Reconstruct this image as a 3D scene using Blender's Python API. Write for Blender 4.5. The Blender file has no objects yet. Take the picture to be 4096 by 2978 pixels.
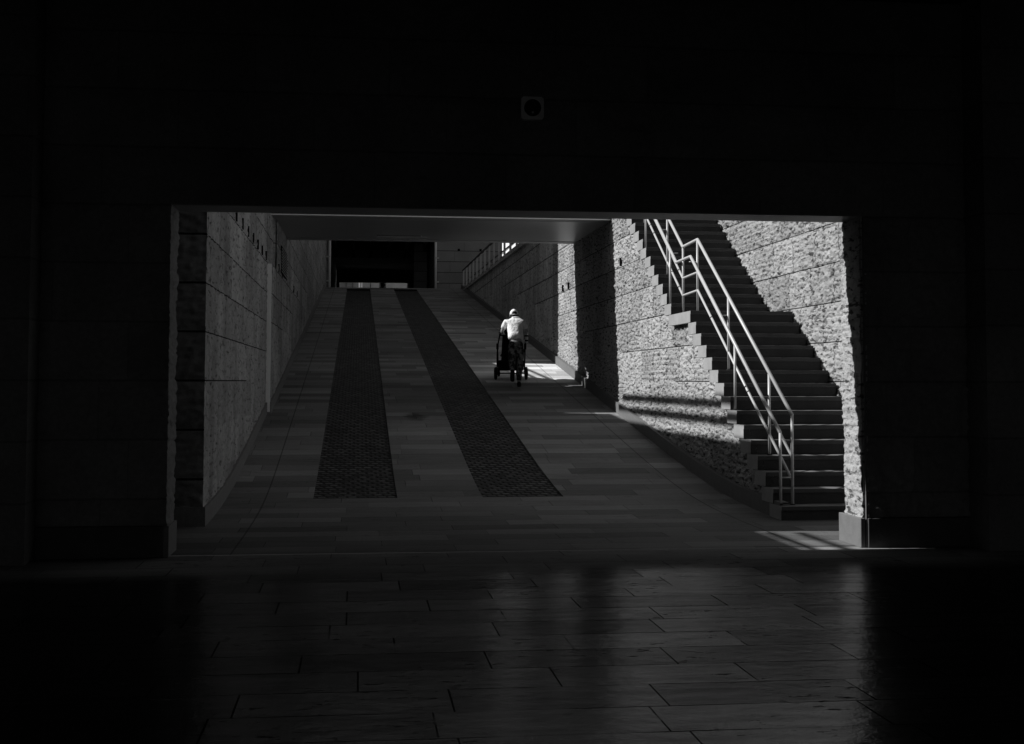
import bpy, bmesh, math, random
import numpy as np
from mathutils import Vector, Matrix
random.seed(7)
SC = bpy.context.scene
COL = SC.collection

# ------------------------------------------------------------------ measures
RIS, TRD = 0.17, 0.2986            # stair riser and tread
SX0, SX1 = 4.656, 6.145            # stair flank and inner end
WXR, WXL = 4.715, -1.62            # faces of the two retaining walls
YP0, YP1 = 12.5, 12.99             # portal wall, near and far face
BY0, BY1, BZ = 25.65, 30.2, 4.60   # bridge, near and far edge, soffit height
ZT = 3.11                          # portal soffit height
CREST = 63.5
def ramp_z(y):
    y = min(y, CREST)
    t = y - 17.0
    return 0.125 * (t if t > 30 else math.log1p(math.exp(t)))
def ramp_za(Y):
    t = np.minimum(Y, CREST) - 17.0
    return 0.125 * np.where(t > 30, t, np.log1p(np.exp(np.minimum(t, 30))))
def step_y(i):
    return 14.8865 + (i-1)*TRD if i <= 15 else 14.8865 + 14*TRD + 1.217 + (i-16)*0.2999

# ------------------------------------------------------------------ node maths
class S:
    """a scalar socket with operators"""
    nt = None
    def __init__(s, v): s.v = v
    @staticmethod
    def m(op, *a, clamp=False):
        n = S.nt.nodes.new('ShaderNodeMath'); n.operation = op; n.use_clamp = clamp
        for k, x in enumerate(a):
            if isinstance(x, S): S.nt.links.new(x.v, n.inputs[k])
            else: n.inputs[k].default_value = x
        return S(n.outputs[0])
    def __add__(s, o): return S.m('ADD', s, o)
    __radd__ = __add__
    def __sub__(s, o): return S.m('SUBTRACT', s, o)
    def __rsub__(s, o): return S.m('SUBTRACT', o, s)
    def __mul__(s, o): return S.m('MULTIPLY', s, o)
    __rmul__ = __mul__
    def __truediv__(s, o): return S.m('DIVIDE', s, o)
    def lt(s, o): return S.m('LESS_THAN', s, o)
    def gt(s, o): return S.m('GREATER_THAN', s, o)
    def floor(s): return S.m('FLOOR', s)
    def frac(s): return S.m('FRACT', s)
    def abs(s): return S.m('ABSOLUTE', s)
    def min(s, o): return S.m('MINIMUM', s, o)
    def max(s, o): return S.m('MAXIMUM', s, o)
    def pw(s, o): return S.m('POWER', s, o)
def smooth(x, a, b):
    n = S.nt.nodes.new('ShaderNodeMapRange'); n.interpolation_type = 'SMOOTHSTEP'
    S.nt.links.new(x.v, n.inputs[0]); n.inputs[1].default_value = a; n.inputs[2].default_value = b
    return S(n.outputs[0])
def comb(x, y, z=0.0):
    n = S.nt.nodes.new('ShaderNodeCombineXYZ')
    for k, a in enumerate((x, y, z)):
        if isinstance(a, S): S.nt.links.new(a.v, n.inputs[k])
        else: n.inputs[k].default_value = a
    return n.outputs[0]
def noise(vec, scale=1.0, detail=3.0, rough=0.55, dist=0.0):
    n = S.nt.nodes.new('ShaderNodeTexNoise'); S.nt.links.new(vec, n.inputs['Vector'])
    n.inputs['Scale'].default_value = scale; n.inputs['Detail'].default_value = detail
    n.inputs['Roughness'].default_value = rough; n.inputs['Distortion'].default_value = dist
    return S(n.outputs['Fac'])
def wnoise(x, y):
    n = S.nt.nodes.new('ShaderNodeTexWhiteNoise'); n.noise_dimensions = '2D'
    S.nt.links.new(comb(x, y), n.inputs['Vector'])
    return S(n.outputs['Value'])
def voronoi(vec, scale, rnd=1.0, feature='DISTANCE_TO_EDGE'):
    n = S.nt.nodes.new('ShaderNodeTexVoronoi'); n.feature = feature
    S.nt.links.new(vec, n.inputs['Vector']); n.inputs['Scale'].default_value = scale
    n.inputs['Randomness'].default_value = rnd
    return n
def pos():
    g = S.nt.nodes.new('ShaderNodeNewGeometry'); s = S.nt.nodes.new('ShaderNodeSeparateXYZ')
    S.nt.links.new(g.outputs['Position'], s.inputs[0])
    return g.outputs['Position'], S(s.outputs[0]), S(s.outputs[1]), S(s.outputs[2])
def ramp_expr(y):
    e = S.m('EXPONENT', (y - 17.0).min(30.0))
    return S.m('LOGARITHM', e + 1.0, math.e) * 0.125
def slabs(u, v, w, h, ju, jv, seed=0.0):
    """running courses: per-slab random tone and a joint mask"""
    r = (v / h).floor()
    uu = u / w + wnoise(r, r*0.0 + seed) * 0.85 + r * 0.5
    c = uu.floor()
    fu = (uu.frac() - 0.5).abs() * -1.0 + 0.5
    fv = ((v / h).frac() - 0.5).abs() * -1.0 + 0.5
    mask_u = (fu * w).lt(ju); mask_v = (fv * h).lt(jv)
    return wnoise(c + seed, r), mask_u, mask_v
def new_mat(name):
    m = bpy.data.materials.new(name); m.use_nodes = True
    nt = m.node_tree; S.nt = nt
    b = nt.nodes['Principled BSDF']
    return m, nt, b
def set_grey(nt, b, val):
    c = S.nt.nodes.new('ShaderNodeCombineColor')
    for k in range(3): nt.links.new(val.v, c.inputs[k])
    nt.links.new(c.outputs[0], b.inputs['Base Color'])
def bump(nt, b, h, dist, strength=1.0):
    n = nt.nodes.new('ShaderNodeBump'); n.inputs['Distance'].default_value = dist
    n.inputs['Strength'].default_value = strength
    nt.links.new(h.v, n.inputs['Height']); nt.links.new(n.outputs[0], b.inputs['Normal'])
def plain(name, g, rough=0.6, spec=0.3, metal=0.0, var=0.15, scale=14.0, bmp=0.0):
    m, nt, b = new_mat(name)
    P, x, y, z = pos()
    n = noise(P, scale, 4)
    set_grey(nt, b, (n - 0.5) * (2*var*g) + g)
    b.inputs['Roughness'].default_value = rough
    b.inputs['Specular IOR Level'].default_value = spec
    b.inputs['Metallic'].default_value = metal
    if bmp: bump(nt, b, noise(P, scale*4, 3), bmp)
    return m
def stone(name, g, axis, cw=0.9, jk=1.0, joints=True, rel_to_ramp=True, tone=0.25, jw=0.010, fine=0.004, stain=0.3, streak=0.0, zmax=None):
    """limestone ashlar: axis 'x' = face along Y, 'y' = face along X"""
    m, nt, b = new_mat(name)
    P, x, y, z = pos()
    u = y if axis == 'x' else x
    v = z - (1.55 - 0.52*4) 
    t, mu, mv = slabs(u, v, cw, 0.52, 0.014 if axis == 'x' else 0.005, jw, 3.0)
    col = (t - 0.5) * (tone * g * 2) + g
    n1 = noise(P, 1.3, 4); n2 = noise(P, 22.0, 4, 0.65)
    col = col * ((n1 - 0.5) * (2*stain) + 1.0) * ((n2 - 0.5) * 0.7 + 1.0)
    if fine > 0.01:      # dark specks: shade of the deepest chisel pits put into the colour
        pv = comb(x * 8.0, y * 7.0, z * 24.0)
        col = col * (1.0 - smooth(noise(pv, 1.0, 3, 0.6), 0.53, 0.64) * 0.8)
    if streak:
        sv = comb(u * 0.9, z * 0.25, 0.0)
        st = noise(sv, 1.6, 4, 0.6)
        col = col * (1.0 - smooth(st, 0.42, 0.72) * streak)
        # little dark vertical pits left by the chisel
        pv = comb(u * 4.5, z * 13.0, 0.0)
        pit = smooth(noise(pv, 1.0, 4, 0.65), 0.52, 0.68)
        col = col * (1.0 - pit * 0.68)
    if joints:
        if rel_to_ramp:
            on = (z - ramp_expr(y)).gt(1.12)
            mv = mv * on; mu = mu * on
        col = col * (1.0 - mv * (0.93 * jk))
        col = col * (1.0 - mu * (0.62 * jk))
    set_grey(nt, b, col.max(0.002))
    b.inputs['Roughness'].default_value = 0.9
    b.inputs['Specular IOR Level'].default_value = 0.12
    h = noise(P, 38.0, 5, 0.7) + noise(P, 90.0, 3, 0.6) * 0.4
    if joints: h = h - mv * 2.5 - mu * 1.5
    bump(nt, b, h, fine)
    return m
def paving(name, g, w, h, rough, spec, tone=0.3, x0=0.0, y0=0.0, pits=0.3, rmod=0.0, jd=0.75, extra=None):
    m, nt, b = new_mat(name)
    P, x, y, z = pos()
    t, mu, mv = slabs(x - x0, y - y0, w, h, 0.0045, 0.006, 1.0) if not extra else slabs(x - x0, y - y0, w, h, 0.004, 0.006, 1.0)
    band = wnoise(((y - y0) / h).floor(), x * 0.0 + 9.0)
    fade = smooth(noise(P, 0.9, 3), 0.36, 0.6)
    col = (t - 0.5) * (tone*2*g) + (band - 0.5) * (tone*0.8*g) + g
    big = noise(P, 0.35, 3)
    col = col * ((big - 0.5) * 0.9 + 1.0)
    sv = comb(x * 1.5, y * 7.0, z)
    col = col * ((noise(sv, 1.5, 4) - 0.5) * 0.5 + 1.0) * ((noise(P, 30.0, 4) - 0.5) * 0.35 + 1.0)
    pit = smooth(noise(comb(x * 7.0, y * 17.0, 0.0), 1.0, 4, 0.7), 0.57, 0.66) * smooth(noise(P, 1.1, 2), 0.46, 0.60)
    col = col * (1.0 - pit * pits)
    mv = mv * smooth(noise(comb(x * 0.9, y * 2.0, 4.0), 1.0, 3), 0.35, 0.58)
    mu = mu * smooth(noise(comb(x * 1.3, y * 1.3, 8.0), 1.0, 2), 0.30, 0.50)
    j = mu.max(mv)
    run = smooth(noise(comb(x * 0.8, y * 6.0, 2.0), 1.0, 5, 0.7), 0.60, 0.70)     # damp runs lying along the joints
    col = col * (1.0 - run * 0.45)
    col = col * (1.0 - j * (fade * 0.35 + jd - 0.35))
    if extra:
        for xx in extra:
            col = col * (1.0 - (x - xx).abs().lt(0.009) * 0.6)
    if name.startswith('ramp'):      # bounce glow beyond the bridge, put into the colour of the right-hand slabs
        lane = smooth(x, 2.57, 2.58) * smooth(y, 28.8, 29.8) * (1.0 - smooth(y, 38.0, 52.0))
        col = col * (lane * 1.6 + 1.0) * (smooth(y, 12.4, 19.5) * 0.42 + 0.58)  # near end darkened: fall-off of light towards the portal put into the colour
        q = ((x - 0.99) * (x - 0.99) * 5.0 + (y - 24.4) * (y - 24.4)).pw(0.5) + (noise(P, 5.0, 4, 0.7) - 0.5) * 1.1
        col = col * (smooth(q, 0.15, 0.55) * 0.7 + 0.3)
    set_grey(nt, b, col.max(0.001))
    r = (noise(P, 2.2, 3) - 0.5) * rmod + rough + t * (rmod * 0.4) + pit * 0.3 + j * 0.4
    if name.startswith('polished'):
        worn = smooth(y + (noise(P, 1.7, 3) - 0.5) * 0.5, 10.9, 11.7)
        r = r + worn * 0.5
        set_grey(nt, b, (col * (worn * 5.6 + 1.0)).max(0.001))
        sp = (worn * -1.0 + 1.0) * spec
        b.inputs['Specular IOR Level'].default_value = 0.0
        gl = nt.nodes.new('ShaderNodeBsdfAnisotropic'); gl.inputs['Color'].default_value = (1, 1, 1, 1)
        tiltn = nt.nodes.new('ShaderNodeBump'); tiltn.inputs['Distance'].default_value = 1.0
        hh = (t - 0.5) * ((y - y0) / h).frac() * 0.012 + (noise(P, 7.0, 4, 0.6) - 0.5) * 0.004 + (noise(P, 60.0, 3) - 0.5) * 0.0006
        nt.links.new(hh.v, tiltn.inputs['Height']); nt.links.new(tiltn.outputs[0], gl.inputs['Normal'])
        rr = (noise(P, 2.2, 3) - 0.5) * 0.12 + 0.21 + pit * 0.3
        nt.links.new(rr.v, gl.inputs['Roughness'])
        mx = nt.nodes.new('ShaderNodeMixShader')
        wgt = (worn * -1.0 + 1.0) * spec * (1.0 - pit * 0.8) * (1.0 - j * 0.9) * (1.0 - run * 0.3) * ((t - 0.5) * 0.4 + 1.0) * ((noise(comb(x * 1.2, y * 5.0, 0.0), 2.0, 5, 0.65) - 0.5) * 1.3 + 1.0)
        nt.links.new(wgt.max(0.0).v, mx.inputs[0]); nt.links.new(b.outputs[0], mx.inputs[1]); nt.links.new(gl.outputs[0], mx.inputs[2])
        nt.links.new(mx.outputs[0], nt.nodes['Material Output'].inputs['Surface'])
    else: b.inputs['Specular IOR Level'].default_value = spec
    nt.links.new(r.v, b.inputs['Roughness'])
    bump(nt, b, noise(P, 60.0, 3) * 0.25 - j * 1.5 - pit * 0.8, 0.003)
    return m

M = {}
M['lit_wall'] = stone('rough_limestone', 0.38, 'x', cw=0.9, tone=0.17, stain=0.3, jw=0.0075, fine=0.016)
M['stair_wall'] = stone('rough_limestone_stair', 0.36, 'x', cw=0.95, tone=0.17, stain=0.3, jw=0.0075, rel_to_ramp=False, fine=0.016)
M['left_wall'] = stone('tooled_limestone', 0.36, 'x', cw=1.25, tone=0.18, stain=0.55, streak=0.3, jw=0.0075)
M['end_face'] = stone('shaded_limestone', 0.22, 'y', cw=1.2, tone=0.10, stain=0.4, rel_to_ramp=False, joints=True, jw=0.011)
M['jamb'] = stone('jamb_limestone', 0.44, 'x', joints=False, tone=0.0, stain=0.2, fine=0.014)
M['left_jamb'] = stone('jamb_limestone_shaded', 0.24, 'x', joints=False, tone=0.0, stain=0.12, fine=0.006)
M['portal'] = stone('portal_stone', 0.20, 'y', cw=1.2, jk=0.3, tone=0.10, stain=0.5, rel_to_ramp=False, jw=0.010)
M['far_wall'] = stone('ashlar', 0.27, 'y', cw=1.5, tone=0.10, stain=0.25, rel_to_ramp=False, jw=0.012, fine=0.003)
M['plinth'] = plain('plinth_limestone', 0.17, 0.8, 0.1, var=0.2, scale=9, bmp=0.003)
M['plinth_dark'] = plain('plinth_limestone_dark', 0.09, 0.8, 0.1, var=0.3, scale=9, bmp=0.003)  # darker tone for the front pieces beside the opening
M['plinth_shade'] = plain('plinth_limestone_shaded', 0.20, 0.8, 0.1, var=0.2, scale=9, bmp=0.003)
M['riser'] = plain('shade_toned_riser', 0.05, 0.9, 0.02, var=0.4, scale=4, bmp=0.003)  # step fronts darkened: their shade is put into the colour
M['nosing'] = plain('shade_toned_nosing', 0.075, 0.9, 0.02, var=0.4, scale=4, bmp=0.003)  # front edge of the slab darkened for shade in the same way
M['tread'] = plain('dimmed_tread', 0.17, 0.8, 0.1, var=0.3, scale=5, bmp=0.003)  # tops darkened in colour to dim their sunlit line
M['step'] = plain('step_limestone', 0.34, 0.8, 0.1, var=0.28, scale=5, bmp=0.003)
M['concrete'] = plain('soffit_plaster', 0.28, 0.5, 0.25, var=0.12, scale=2.0)
M['soffit'] = plain('bridge_soffit_panel', 0.26, 0.35, 0.4, var=0.12, scale=1.2)
M['dark'] = plain('dark_render', 0.012, 0.9, 0.05)
M['hallwall'] = plain('hall_render', 0.02, 0.9, 0.05)
M['trim'] = plain('white_drip_edge', 0.85, 0.4, 0.4, var=0.03)
M['rail'] = plain('painted_steel', 0.55, 0.35, 0.5, var=0.05)
M['raildark'] = plain('rail_sleeve', 0.03, 0.5, 0.3)
M['steel'] = plain('galvanised_steel', 0.6, 0.5, 0.4, var=0.1)
M['grille'] = plain('grille_steel', 0.4, 0.5, 0.3)
M['steeldark'] = plain('dark_steel', 0.06, 0.5, 0.4, var=0.1)
M['white'] = plain('white_render', 0.78, 0.8, 0.1, var=0.05, scale=1.0)
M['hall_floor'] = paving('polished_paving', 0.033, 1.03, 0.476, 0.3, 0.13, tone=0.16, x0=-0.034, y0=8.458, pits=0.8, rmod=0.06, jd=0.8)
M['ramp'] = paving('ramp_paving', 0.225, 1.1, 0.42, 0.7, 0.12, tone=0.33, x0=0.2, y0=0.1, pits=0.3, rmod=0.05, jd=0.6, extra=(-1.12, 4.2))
M['ground'] = plain('upper_paving', 0.25, 0.9, 0.1, var=0.2, scale=0.6)
def cobble():
    m, nt, b = new_mat('cobble_setts')
    P, x, y, z = pos()
    wob = (noise(P, 9.0, 2) - 0.5)
    yy = y + wob * 0.03; xx = x + wob * 0.03
    r = (yy / 0.150).floor(); uu = xx / 0.125 + r * 0.5 + wnoise(r, r * 0.0) * 0.12
    fu = ((uu.frac() - 0.5).abs() * -2.0 + 1.0); fv = (((yy / 0.150).frac() - 0.5).abs() * -2.0 + 1.0)
    dome = smooth(fu, 0.06, 0.5) * smooth(fv, 0.10, 0.75)
    t = wnoise(uu.floor(), r)
    col = dome * (t * 0.10 + 0.035) + 0.002
    big = noise(P, 0.8, 3)
    col = col * ((big - 0.5) * 1.0 + 1.0)
    set_grey(nt, b, col)
    b.inputs['Roughness'].default_value = 0.65; b.inputs['Specular IOR Level'].default_value = 0.25
    bump(nt, b, dome, 0.03)
    return m
M['cobble'] = cobble()

# ------------------------------------------------------------------ object helpers
def tag(o, label=None, cat=None, group=None, kind=None):
    if label: o['label'] = label
    if cat: o['category'] = cat
    if group: o['group'] = group
    if kind: o['kind'] = kind
    return o
def empty(name, loc=(0, 0, 0), rot=(0, 0, 0)):
    o = bpy.data.objects.new(name, None); COL.objects.link(o)
    o.location = loc; o.rotation_euler = rot; o.empty_display_size = 0.2
    return o
def link(name, me, mat, parent=None):
    o = bpy.data.objects.new(name, me); COL.objects.link(o)
    if mat: me.materials.append(mat)
    if parent: o.parent = parent
    return o
class MB:
    """collects boxes, prisms, tubes and discs into one mesh"""
    def __init__(s): s.v = []; s.f = []
    def box(s, x0, x1, y0, y1, z0, z1):
        n = len(s.v)
        s.v += [(x, y, z) for z in (z0, z1) for y in (y0, y1) for x in (x0, x1)]
        s.f += [tuple(n+i for i in q) for q in ((0,2,3,1),(4,5,7,6),(0,1,5,4),(2,6,7,3),(0,4,6,2),(1,3,7,5))]
        return s
    def hexa(s, p):      # eight corners, bottom four then top four, counter-clockwise
        n = len(s.v); s.v += [tuple(q) for q in p]
        s.f += [tuple(n+i for i in q) for q in ((3,2,1,0),(4,5,6,7),(0,1,5,4),(1,2,6,5),(2,3,7,6),(3,0,4,7))]
        return s
    def prism_x(s, pts, x0, x1):   # polygon in (y, z) pushed along x
        n = len(s.v); k = len(pts)
        s.v += [(x0, y, z) for y, z in pts] + [(x1, y, z) for y, z in pts]
        s.f.append(tuple(range(n, n+k))); s.f.append(tuple(range(n+2*k-1, n+k-1, -1)))
        for i in range(k):
            j = (i+1) % k
            s.f.append((n+j, n+i, n+k+i, n+k+j))
        return s
    def tube(s, pts, r, seg=10, caps=True):
        pts = [Vector(p) for p in pts]; rr = r if isinstance(r, (list, tuple)) else [r]*len(pts)
        rings = []
        for i, p in enumerate(pts):
            if i == 0: t = (pts[1]-p).normalized()
            elif i == len(pts)-1: t = (p-pts[i-1]).normalized()
            else: t = ((pts[i+1]-p).normalized() + (p-pts[i-1]).normalized()).normalized()
            a = Vector((0, 0, 1)) if abs(t.z) < 0.9 else Vector((1, 0, 0))
            u = t.cross(a).normalized(); w = t.cross(u)
            k = 1.0
            if 0 < i < len(pts)-1:
                k = 1.0/max(0.6, (pts[i+1]-p).normalized().dot(t))
            n = len(s.v)
            for q in range(seg):
                an = 2*math.pi*q/seg
                s.v.append(tuple(p + (u*math.cos(an) + w*math.sin(an))*rr[i]*k))
            rings.append(n)
        for a, b in zip(rings, rings[1:]):
            for q in range(seg):
                s.f.append((a+q, a+(q+1) % seg, b+(q+1) % seg, b+q))
        if caps:
            s.f.append(tuple(rings[0]+q for q in range(seg-1, -1, -1)))
            s.f.append(tuple(rings[-1]+q for q in range(seg)))
        return s
    def mesh(s, name):
        me = bpy.data.meshes.new(name); me.from_pydata(s.v, [], s.f); me.validate()
        bm = bmesh.new(); bm.from_mesh(me); bmesh.ops.recalc_face_normals(bm, faces=bm.faces)
        bm.to_mesh(me); bm.free()
        return me
    def build(s, name, mat, parent=None, smooth_=False, bevel=0.0):
        me = s.mesh(name)
        if smooth_:
            for p in me.polygons: p.use_smooth = True
        o = link(name, me, mat, parent)
        if bevel:
            bv = o.modifiers.new('bevel', 'BEVEL'); bv.width = bevel; bv.segments = 2; bv.limit_method = 'ANGLE'
        return o
def hsh(a, b, k):
    x = np.sin(a*127.1 + b*311.7 + k*74.7) * 43758.5453
    return x - np.floor(x)
def facets(U, V, cu, cv, amp, tilt, seed, ju=0.9, jv=0.9):
    best = np.full(U.shape, 1e9); H = np.zeros(U.shape)
    gu = np.floor(U/cu); gv = np.floor(V/cv)
    for di in (-1, 0, 1):
        for dj in (-1, 0, 1):
            a = gu+di; b = gv+dj
            px = (a + 0.5 + (hsh(a, b, seed)-0.5)*ju) * cu; py = (b + 0.5 + (hsh(a, b, seed+1)-0.5)*jv) * cv
            dx = (U-px)/cu; dy = (V-py)/cv; d = dx*dx + dy*dy
            h = (hsh(a, b, seed+2)-0.5)*amp + tilt*((hsh(a, b, seed+3)-0.5)*dx + (hsh(a, b, seed+4)-0.5)*dy)
            k = d < best
            H[k] = h[k]; best[k] = d[k]
    return H
def vnoise(U, V, sc, seed):
    u = U/sc; v = V/sc; a = np.floor(u); b = np.floor(v); fu = u-a; fv = v-b
    fu = fu*fu*(3-2*fu); fv = fv*fv*(3-2*fv)
    return (hsh(a, b, seed)*(1-fu)*(1-fv) + hsh(a+1, b, seed)*fu*(1-fv) + hsh(a, b+1, seed)*(1-fu)*fv + hsh(a+1, b+1, seed)*fu*fv) - 0.5
def split_face(U, V, k=1.0, seed=1.0, rows=True):
    """height of split-faced limestone in metres"""
    H = facets(U, V, 0.11, 0.06, 0.018, 0.066, seed) + facets(U, V, 0.055, 0.03, 0.008, 0.034, seed+9) + vnoise(U, V, 0.35, seed+20)*0.012
    # some courses keep the drill-row ribs
    if rows:
        r = np.floor((V+0.53)/0.52); c = np.floor(U/0.9 + hsh(r, r*0, 5.0))
        rib = (hsh(c, r, 6.0) > 0.62)
        fr = (V/0.075) % 1.0
        H = np.where(rib, H*0.75 - 0.012*np.abs(fr*2-1)**4 + 0.006, H)
        # each block bulges; its edges are dressed back
        fv = np.abs(((V+0.53)/0.52) % 1.0 - 0.5)*2
        H = H + 0.012 - 0.016*fv**8
    return H*k
def stacked(U, V, h, seed):
    V = V + vnoise(U*0, V, 0.31, seed+30)*0.09
    r = np.floor(V/h); c = np.floor(U/0.17 + hsh(r, r*0, seed))
    return (hsh(r, r*0, seed+1)-0.5)*0.012 + (hsh(c, r, seed+2)-0.5)*0.010 + facets(U, V, 0.07, 0.05, 0.008, 0.026, seed+3) + facets(U, V, 0.03, 0.022, 0.003, 0.010, seed+7) + 0.008 - 0.008*np.abs((V/h % 1)*2-1)**8 + vnoise(U, V, 0.22, seed+50)*0.016
def grid_mesh(name, kind, const, u0, u1, v0, v1, du, dv, sgn, hfun, keep=None, top=None):
    """kind 'x': plane X=const, u=Y, v=Z;  kind 'y': plane Y=const, u=X. sgn = direction of the relief"""
    nu = max(2, int(round((u1-u0)/du))+1); nv = max(2, int(round((v1-v0)/dv))+1)
    uu = np.linspace(u0, u1, nu); vv = np.linspace(v0, v1, nv)
    U, V = np.meshgrid(uu, vv, indexing='ij')
    H = hfun(U, V) * sgn + const
    P = np.stack([H, U, V], -1) if kind == 'x' else np.stack([U, H, V], -1)
    idx = np.arange(nu*nv).reshape(nu, nv)
    Q = np.stack([idx[:-1, :-1], idx[1:, :-1], idx[1:, 1:], idx[:-1, 1:]], -1).reshape(-1, 4)
    if keep is not None:
        cu = (U[:-1, :-1]+U[1:, 1:])/2; cv = (V[:-1, :-1]+V[1:, 1:])/2
        Q = Q[keep(cu, cv).reshape(-1)]
    flip = (kind == 'x' and sgn < 0) or (kind == 'y' and sgn > 0)
    if flip: Q = Q[:, ::-1]
    P = P.reshape(-1, 3)
    used = np.unique(Q); remap = np.zeros(len(P), dtype=np.int64); remap[used] = np.arange(len(used))
    P = P[used]; Q = remap[Q]
    me = bpy.data.meshes.new(name)
    me.vertices.add(len(P)); me.vertices.foreach_set('co', P.astype(np.float32).ravel())
    me.loops.add(Q.size); me.loops.foreach_set('vertex_index', Q.astype(np.int32).ravel())
    me.polygons.add(len(Q)); me.polygons.foreach_set('loop_start', np.arange(0, Q.size, 4, dtype=np.int32))
    me.polygons.foreach_set('loop_total', np.full(len(Q), 4, dtype=np.int32))
    me.update(calc_edges=True); me.validate()
    return me
def vrange(a, b, n): return [a + (b-a)*k/n for k in range(n+1)]

# ------------------------------------------------------------------ floor and ramp (the setting)
f = MB(); f.v += [(-9, -7, 0), (12, -7, 0), (12, 12.6, 0), (-9, 12.6, 0)]; f.f.append((0, 1, 2, 3))
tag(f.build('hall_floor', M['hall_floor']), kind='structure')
YS = [12.6, 12.7, 13.2, 14] + vrange(14.5, 22, 30) + vrange(22.5, 62.5, 40) + [63, CREST, CREST+0.4, 75, 100]
def band(x0, x1, ys, dz=0.0, ya=-99, yb=999):
    me = MB(); ys = [y for y in ys if ya <= y <= yb]
    for y in ys: me.v += [(x0, y, ramp_z(y)+dz), (x1, y, ramp_z(y)+dz)]
    for k in range(len(ys)-1): me.f.append((2*k, 2*k+1, 2*k+3, 2*k+2))
    return me
def merge(*ms):
    o = MB()
    for m_ in ms:
        n = len(o.v); o.v += m_.v; o.f += [tuple(n+i for i in q) for q in m_.f]
    return o
CS = 17.25
CX = [(-0.545, 0.49), (1.55, 2.57)]
ys2 = sorted(set(YS + [CS]))
bands = [band(-9, -2.7, [12.6, 12.8, 13.0]), band(6.3, 12, [12.6, 12.8, 13.0]), band(-2.7, CX[0][0], ys2), band(CX[0][1], CX[1][0], ys2), band(CX[1][1], 6.3, ys2)]
for a, b in CX:
    bands.append(band(a, b, ys2, 0, -99, CS)); bands.append(band(a, b, ys2, 0, 62, 999))
    for xx in (a, b):     # little side faces of the sunk tracks
        m_ = MB(); yy = [y for y in ys2 if CS <= y <= 62]
        for y in yy: m_.v += [(xx, y, ramp_z(y)), (xx, y, ramp_z(y)-0.05)]
        for k in range(len(yy)-1): m_.f.append((2*k, 2*k+1, 2*k+3, 2*k+2))
        bands.append(m_)
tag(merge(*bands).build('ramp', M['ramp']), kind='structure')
for a, b in CX:
    tag(band(a, b, ys2, -0.022, CS, 62.01).build('cobbled_track', M['cobble']), kind='structure')

# upper ground around the sunken way
g = MB()
def quad(m_, pts): n = len(m_.v); m_.v += pts; m_.f.append(tuple(range(n, n+len(pts))))
quad(g, [(-400, 15.4, 5.5), (-2.2, 15.4, 5.5), (-2.2, 63.5, 5.78), (-400, 63.5, 5.78)])
quad(g, [(6.6, -60, 5.5), (400, -60, 5.5), (400, 63.5, 5.78), (6.6, 63.5, 5.78)])
quad(g, [(4.9, 26.2, 5.42), (6.6, 26.2, 5.42), (6.6, 63.5, 5.70), (4.9, 63.5, 5.70)])
quad(g, [(-400, 63.5, 5.78), (-2.7, 63.5, 5.78), (-2.7, 600, 5.78), (-400, 600, 5.78)])
quad(g, [(6.3, 63.5, 5.78), (400, 63.5, 5.78), (400, 600, 5.78), (6.3, 600, 5.78)])
quad(g, [(-2.7, 100, 5.79), (6.3, 100, 5.79), (6.3, 600, 5.79), (-2.7, 600, 5.79)])
tag(g.build('ground', M['ground']), kind='structure')

# ------------------------------------------------------------------ entrance hall around the camera
h = MB()
h.box(-9.4, -9, -7, 13, -0.2, 5.2); h.box(12, 12.4, -7, 13, -0.2, 5.2); h.box(-9.4, 12.4, -7.4, -7, 4.4, 5.2)
tag(h.build('hall_wall', M['hallwall']), 'dark plain side and back walls enclosing the unlit entrance hall', 'wall')
tag(MB().box(-9.4, 12.4, -7.4, 12.559, 5.2, 5.5).build('hall_ceiling', M['hallwall']), kind='structure')

pw = empty('portal_wall', (1.5, YP0, 0))
tag(pw, 'black stone wall in the foreground framing the wide rectangular opening', 'wall')
def under(root, o):
    o.parent = root; o.matrix_parent_inverse = Matrix.Translation(root.location).inverted()
    return o
core = MB()
core.box(-1.69, 4.76, 12.56, YP1, ZT+0.012, 5.7)
core.box(-2.77, -1.69, 12.56, YP1, 0, 5.7)
core.box(4.76, 6.4, 12.56, YP1, 0, 5.7)
core.box(-9.4, -2.77, 12.1, YP1, 0, 5.7)
core.box(6.4, 12.4, 12.56, YP1, 0, 5.7)
core.box(5.745, 12.4, 12.1, 12.56, 0, 5.7)
core.box(-2.77, 5.745, 12.56, 13.0, 5.2, 5.7)
under(pw, core.build('wall_core', M['portal']))
hp = lambda k, sd: (lambda U, V: split_face(U, V, k, sd))
under(pw, link('lintel', grid_mesh('lintel', 'y', 12.53, -2.77, 5.74, ZT, 5.19, 0.05, 0.045, -1, hp(1.2, 2.0)), M['portal']))
under(pw, link('cladding', grid_mesh('cladding', 'y', 12.52, 4.735, 5.74, 0.28, ZT, 0.03, 0.03, -1, hp(1.5, 4.0)), M['portal']))
under(pw, link('cladding', grid_mesh('cladding', 'y', 12.52, -2.77, -1.665, 0.28, ZT, 0.03, 0.03, -1, hp(1.5, 5.0)), M['portal']))
under(pw, MB().box(4.722, 4.732, 12.49, 12.555, 0.0, ZT).build('edge_trim', M['plinth']))
under(pw, MB().box(-1.668, 4.722, 12.50, YP1, ZT, ZT+0.010).build('soffit', M['concrete']))
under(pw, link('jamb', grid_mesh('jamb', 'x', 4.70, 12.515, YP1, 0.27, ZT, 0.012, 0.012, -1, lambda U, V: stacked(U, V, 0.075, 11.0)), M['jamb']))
under(pw, MB().box(4.705, 4.76, 12.52, YP1, 0, ZT).build('jamb_core', M['jamb']))
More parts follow.
